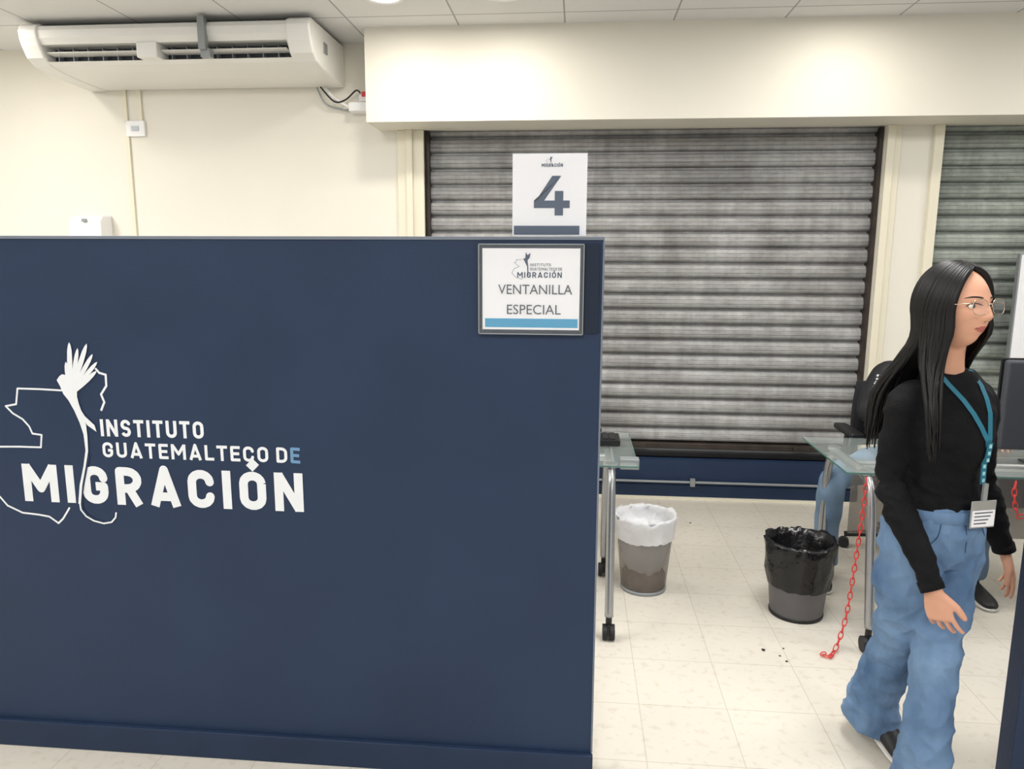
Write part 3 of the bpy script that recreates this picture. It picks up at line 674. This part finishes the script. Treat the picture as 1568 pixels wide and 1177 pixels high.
def shoe(name,heel,toe,ank,parent,m=None):
    H=Vector(heel);Tt=Vector(toe);Ak=Vector(ank); d=(Tt-H)
    pts=[H-d.normalized()*0.008,H+d*0.08,H+d*0.3,H+d*0.55,H+d*0.8,H+d*0.96,H+d*1.02]
    up=(0.036,0.040,0.042,0.036,0.030,0.024,0.020)
    pu=[p+Vector((0,0,z)) for p,z in zip(pts,up)]
    side=d.cross(Vector((0,0,1))).normalized()
    a=sweep(pu,[(0.014,0.018),(0.030,0.032),(0.032,0.036),(0.038,0.030),(0.041,0.024),(0.030,0.017),(0.008,0.008)],20,ref=side,res=4)
    b=sweep([H+d*0.22+Vector((0,0,0.03)),Ak],[0.036,0.036],16)
    o=remesh(name,join(a,b),0.005,m or M['shoe'],parent,2)
    pl=[p+Vector((0,0,0.010)) for p in pts]
    mk(name+'_sole',sweep(pl,[(0.018,0.0095),(0.034,0.0095),(0.036,0.0095),(0.042,0.0095),(0.044,0.0095),(0.032,0.0095),(0.010,0.009)],20,ref=side,res=4),M['sole'],parent,True)
    return o
shoe('shoe_left',(-0.098,-0.10,0.0),(-0.092,-0.325,0.0),(-0.095,-0.145,0.12),wo)
shoe('shoe_right',(-0.014,0.18,0.055),(0.0,-0.01,0.0),(-0.014,0.155,0.14),wo)
sb=bvh_of(sweater)
def ons(x,z,off=0.004):
    h=sb.ray_cast(Vector((x,-0.5,z)),Vector((0,1,0))); return (h[0]+Vector((0,-off,0))) if h[0] else Vector((x,-0.08,z))
Lp=[Vector((-0.066,0.03,1.258)),Vector((-0.064,-0.02,1.254))]+[ons(-0.060+0.089*t,1.235-0.175*t) for t in (0.1,0.3,0.5,0.7,0.9,1.0)]
Rp=[Vector((0.046,0.03,1.258)),Vector((0.046,-0.02,1.252))]+[ons(0.044-0.013*t,1.235-0.175*t) for t in (0.1,0.3,0.5,0.7,0.9,1.0)]
Dp=[ons(0.030,1.07-0.02*k,0.007) for k in range(7)]; Dp=[Vector((0.030+0.001*k,min(p.y,-0.112),p.z)) for k,p in enumerate(Dp)]
mk('lanyard_strap_right',ribbon(Lp,(0,-1,0.2),0.014),M['teal'],wo)
mk('lanyard_strap_left',ribbon(Rp,(0,-1,0.2),0.014),M['teal'],wo)
mk('lanyard_drop',ribbon(Dp,(0,-1,0),0.016,0.003),M['teal'],wo)
mk('lanyard_print',join(*[boxvf(p.x-0.004,p.x+0.004,p.y-0.0042,p.y-0.0028,p.z-0.014,p.z-0.004) for p in Dp[:-1]]),M['tealtxt'],wo)
bz=0.862; by=-0.124
mk('badge_clip',boxvf(0.029,0.043,by-0.003,by+0.004,0.905,0.955),M['greym'],wo)
bevel(mk('badge_holder',boxvf(-0.004,0.076,by-0.003,by+0.001,bz-0.033,bz+0.045),M['chrome'],wo),0.003)
mk('badge_card',boxvf(0.0,0.072,by-0.0045,by-0.003,bz-0.028,bz+0.018),M['paper'],wo)
mk('badge_text',join(*[boxvf(0.006,0.064-0.006*k,by-0.0052,by-0.0044,bz+0.010-0.010*k,bz+0.013-0.010*k) for k in range(4)]),M['inkg'],wo)
def hairpart():
    parts=[]; rnd=random.Random(3)
    C3=Vector((0,0.006,0.0)); rx,ry,rz=0.080,0.103,0.120
    def el(d,s=1.0):
        d=d.normalized(); k=1/math.sqrt((d.x/rx)**2+(d.y/ry)**2+(d.z/rz)**2); return C3+d*k*s
    for side in (-1,1):
        for layer in range(3):
            n=46
            for i in range(n):
                a=math.radians(58+(182-58)*(i+rnd.random()*0.8)/n)
                f=(a-math.radians(58))/math.radians(124)
                sc=1.0+0.022*layer+rnd.uniform(-0.006,0.010)
                S=Vector((side*0.03,-0.62+1.0*f,1.0)); E=Vector((side*math.sin(a)*0.083,-math.cos(a)*0.103,-0.02))
                Sn=S.normalized();En=E.normalized(); pts=[]
                for t in (0,0.2,0.4,0.6,0.8,1.0):
                    d=(Sn*(1-t)+En*t); 
                    if f<0.25: d.y+=0.25*(0.25-f)*4*math.sin(t*math.pi)*0.5
                    pts.append(el(d,sc))
                e=pts[-1]; pts=[HM@p for p in pts]
                q=HM@Vector((e.x*1.03,e.y*1.0+0.004,-0.075)); pts.append(q)
                fx=q.x; fy=q.y
                tip=rnd.uniform(0.99,1.09)
                if side<0:
                    ox=-0.020-0.02*rnd.random()+0.02*f; 
                    if f<0.40: ys=[-0.060,-0.104,-0.116]; tip=rnd.uniform(1.02,1.12)
                    else: ys=[0.075,0.10,0.105]
                    xs=[fx+ox*0.3,fx+ox,fx+ox*1.0]
                else:
                    ys=[0.065,0.10,0.105]; ox=0.040+0.025*rnd.random(); xs=[fx*0.9+ox*0.4,fx*0.95+ox,fx*0.95+ox]
                zz=[1.27,1.17,tip]
                for z,yt,xt,ww in zip(zz,ys,xs,[0.5,0.9,1.0]):
                    pts.append(Vector((xt+rnd.uniform(-0.004,0.004),fy*(1-ww)+(yt+ (0.02*layer if yt>0 else -0.006*layer))*ww+rnd.uniform(-0.006,0.006),z)))
                r=0.0048
                parts.append(sweep(pts,[r*0.5,r*1.1,r*1.3,r*1.3,r*1.2,r*1.2,r*1.2,r*1.2,r*1.1,r*0.3],6,res=3))
    V,F=ellip((0,0.012,0.004),(0.077,0.097,0.115),40,28); keep=[]
    for f in F:
        c=sum((V[i] for i in f),Vector())/len(f)
        if (c.y>-0.035 and c.z>-0.02) or (c.z>0.085) or (c.y>0.03 and c.z>-0.09): keep.append(f)
    parts.append(xf((V,keep),HM))
    parts.append(sweep([HM@Vector((0,0.055,0.03)),HM@Vector((0,0.06,-0.06)),Vector((-0.03,0.075,1.26)),Vector((-0.03,0.10,1.17)),Vector((-0.03,0.105,1.05)),Vector((-0.03,0.105,1.0))],[(0.06,0.035),(0.07,0.03),(0.08,0.026),(0.09,0.02),(0.08,0.015),(0.05,0.006)],20,ref=(1,0,0),res=5))
    return join(*parts)
mk('hair',hairpart(),M['hair'],wo,True)
# ---- seated clerk
se=empty('seated_clerk',(1.76,3.88,0),0)
HM2=Matrix.Translation((0.03,-0.06,1.235))@Matrix.Rotation(math.radians(8),4,'Z')@Matrix.Rotation(math.radians(10),4,'X')
sk=join(xf(headvf(48,40),HM2),xf(ears(),HM2),loft([ring(1.00,0,0,0.07,0.055),ring(1.05,0,-0.01,0.056,0.055),ring(1.11,0.008,-0.03,0.052,0.054),ring(1.19,0.018,-0.045,0.05,0.055)],24),
  sweep([(-0.15,0,0.98),(-0.235,-0.02,0.80),(-0.20,-0.22,0.755),(-0.13,-0.34,0.755)],[0.03,0.034,0.028,0.022],14,res=5),
  sweep([(0.15,0,0.98),(0.235,-0.02,0.80),(0.20,-0.22,0.755),(0.17,-0.36,0.755)],[0.03,0.034,0.028,0.022],14,res=5),
  handvf((-0.13,-0.34,0.756),(0.2,-1,-0.03),(0,0,-1),(1,0,0),0.2,0.17),handvf((0.17,-0.36,0.756),(-0.1,-1,-0.03),(0,0,-1),(-1,0,0),0.2,0.17))
b2=remesh('body',sk,0.0048,M['skin'],se,2,[M['lips']]); paint_lips(b2,HM2); face_details(b2,HM2,se,False)
jk=join(loft([ring(0.52,0,0.03,0.165,0.125),ring(0.62,0,0.02,0.158,0.12),ring(0.78,0,0.01,0.165,0.125),ring(0.92,0,0.0,0.185,0.12),ring(0.98,0,0.0,0.19,0.10),ring(1.02,0,0.0,0.14,0.085),ring(1.05,0,-0.005,0.075,0.07),ring(1.075,0,-0.012,0.062,0.062)]),
  sweep([(-0.12,0,0.98),(-0.18,0,0.98),(-0.225,-0.01,0.90),(-0.26,-0.02,0.80),(-0.245,-0.11,0.775),(-0.20,-0.22,0.757),(-0.14,-0.325,0.757)],[0.055,0.068,0.064,0.058,0.05,0.045,0.036],20,res=6),
  sweep([(0.12,0,0.98),(0.17,0,0.97),(0.215,-0.01,0.90),(0.24,-0.02,0.80),(0.225,-0.11,0.775),(0.20,-0.22,0.757),(0.17,-0.345,0.757)],[0.055,0.066,0.062,0.056,0.05,0.045,0.036],20,res=6))
jko=remesh('jacket',jk,0.007,M['jacket'],se,3); wrinkle(jko,lambda c:noise.noise(c*14)*0.007)
tr2=join(loft([ring(0.46,0,0.02,0.16,0.12),ring(0.50,0,0.02,0.175,0.14),ring(0.56,0,0.02,0.165,0.13)]),
  sweep([(-0.09,0.0,0.53),(-0.24,-0.12,0.545),(-0.40,-0.27,0.55),(-0.52,-0.36,0.52),(-0.535,-0.36,0.40),(-0.53,-0.33,0.25),(-0.52,-0.31,0.09)],[0.09,0.085,0.075,0.066,0.062,0.058,0.066],20,res=6),
  sweep([(0.09,0.0,0.53),(0.10,-0.12,0.545),(0.11,-0.30,0.55),(0.12,-0.42,0.52),(0.12,-0.44,0.40),(0.12,-0.42,0.25),(0.12,-0.40,0.09)],[0.09,0.085,0.075,0.066,0.062,0.058,0.066],20,res=6))
t2o=remesh('trousers',tr2,0.007,M['denim2'],se,3); wrinkle(t2o,lambda c:noise.noise(c*12)*0.009)
shoe('shoe_right',(-0.515,-0.27,0.0),(-0.58,-0.50,0.0),(-0.52,-0.31,0.10),se); shoe('shoe_left',(0.12,-0.37,0.0),(0.12,-0.61,0.0),(0.12,-0.40,0.10),se)
V,F=ellip((0,0.012,0.006),(0.082,0.102,0.118),32,24); keep=[f for f in F if (lambda c:(c.y>-0.03 and c.z>-0.07) or c.z>0.07)(sum((V[i] for i in f),Vector())/4)]
mk('hair',xf((V,keep),HM2),M['hair'],se,True)
jb2=bvh_of(jko); rnd=random.Random(5); parts=[]
for i in range(12):     # printed lettering down the upper sleeve
    pz=0.980-i*0.0135; cx=-0.225-0.0035*i
    for k in range(3):
        x0=cx+(k-1)*0.015+rnd.uniform(-0.002,0.002); zz=pz+rnd.uniform(-0.003,0.003)
        h=jb2.ray_cast(Vector((x0,-0.5,zz)),Vector((0,1,0)))
        if h[0]: yy=h[0].y-0.003; parts.append(boxvf(x0-0.006,x0+0.006,yy,yy+0.0035,zz-rnd.uniform(0.002,0.006),zz+rnd.uniform(0.002,0.005)))
mk('sleeve_lettering',join(*parts),M['logo'],se)
def chair(x,y,rz):
    e=empty('office_chair',(x,y,0),rz)
    sp=[]
    for k in range(5):
        a=2*math.pi*k/5+0.3; cx,cy=0.27*math.cos(a),0.27*math.sin(a)
        sp.append(sweep([(0,0,0.11),(cx*0.5,cy*0.5,0.10),(cx,cy,0.075)],[0.024,0.02,0.014],10))
        mk('caster_%d'%(k+1),sweep([(cx-0.02*math.sin(a),cy+0.02*math.cos(a),0.028),(cx+0.02*math.sin(a),cy-0.02*math.cos(a),0.028)],0.028,16),M['rub'],e)
    mk('star_base',join(*sp),M['blk'],e,True)
    mk('gas_lift',sweep([(0,0,0.10),(0,0,0.39)],[0.026,0.02],16),M['chrome'],e)
    bevel(mk('seat',boxvf(-0.235,0.235,-0.24,0.22,0.385,0.455),M['chairf'],e),0.03,4)
    mk('back_spine',sweep([(0,0.10,0.38),(0,0.24,0.40),(0,0.285,0.50),(0,0.28,0.66)],[(0.03,0.012)]*4,12,ref=(1,0,0),res=4),M['blk'],e,True)
    V=[];n=81
    for j in range(9):
        for i in range(9):
            u=i/8*2-1;w=j/8; V.append((u*(0.20+0.02*math.sin(w*3.1)),0.235-0.045*u*u-0.03*math.sin(w*2.6)+0.03,0.54+w*0.36))
    V2=[(a,b+0.035,c) for a,b,c in V]; F=[]
    for j in range(8):
        for i in range(8):
            q=j*9+i; F.append((q,q+1,q+10,q+9)); F.append((q+n,q+9+n,q+10+n,q+1+n))
    for i in range(8):
        F+= [(i,i+n,i+1+n,i+1),(72+i,73+i,73+i+n,72+i+n),(i*9,i*9+9,i*9+9+n,i*9+n),(i*9+8,i*9+8+n,i*9+17+n,i*9+17)]
    mk('backrest',(V+V2,F),M['chairf'],e,True)
    for s in (-1,1):
        mk('arm_post_%d'%(s+2),sweep([(s*0.22,0.02,0.40),(s*0.285,0.02,0.43),(s*0.31,0.02,0.55),(s*0.31,0.01,0.66)],[(0.012,0.02)]*4,12,ref=(1,0,0),res=4),M['blk'],e,True)
        bevel(mk('arm_pad_%d'%(s+2),boxvf(s*0.31-0.035,s*0.31+0.035,-0.14,0.13,0.66,0.69),M['blk'],e),0.012,3)
    return e
chair(1.74,3.92,0)
chair(-0.22,3.86,math.radians(8))
# ---------------------------------------------------------------- world, camera
w=bpy.data.worlds.new('world'); scene.world=w; w.use_nodes=True
w.node_tree.nodes['Background'].inputs[0].default_value=(0.98,0.985,1.0,1); w.node_tree.nodes['Background'].inputs[1].default_value=0.78
cam=bpy.data.cameras.new('camera'); cam.lens=36*1130/1568; cam.sensor_width=36; cam.clip_start=0.05
co=bpy.data.objects.new('camera',cam); COL.objects.link(co)
co.matrix_world=Matrix.Translation((0,0,1.55))@_R.to_4x4()
scene.camera=co
try:
    scene.view_settings.view_transform='Standard'; scene.view_settings.look='None'; scene.view_settings.exposure=0.0
except Exception as ex: print(ex)
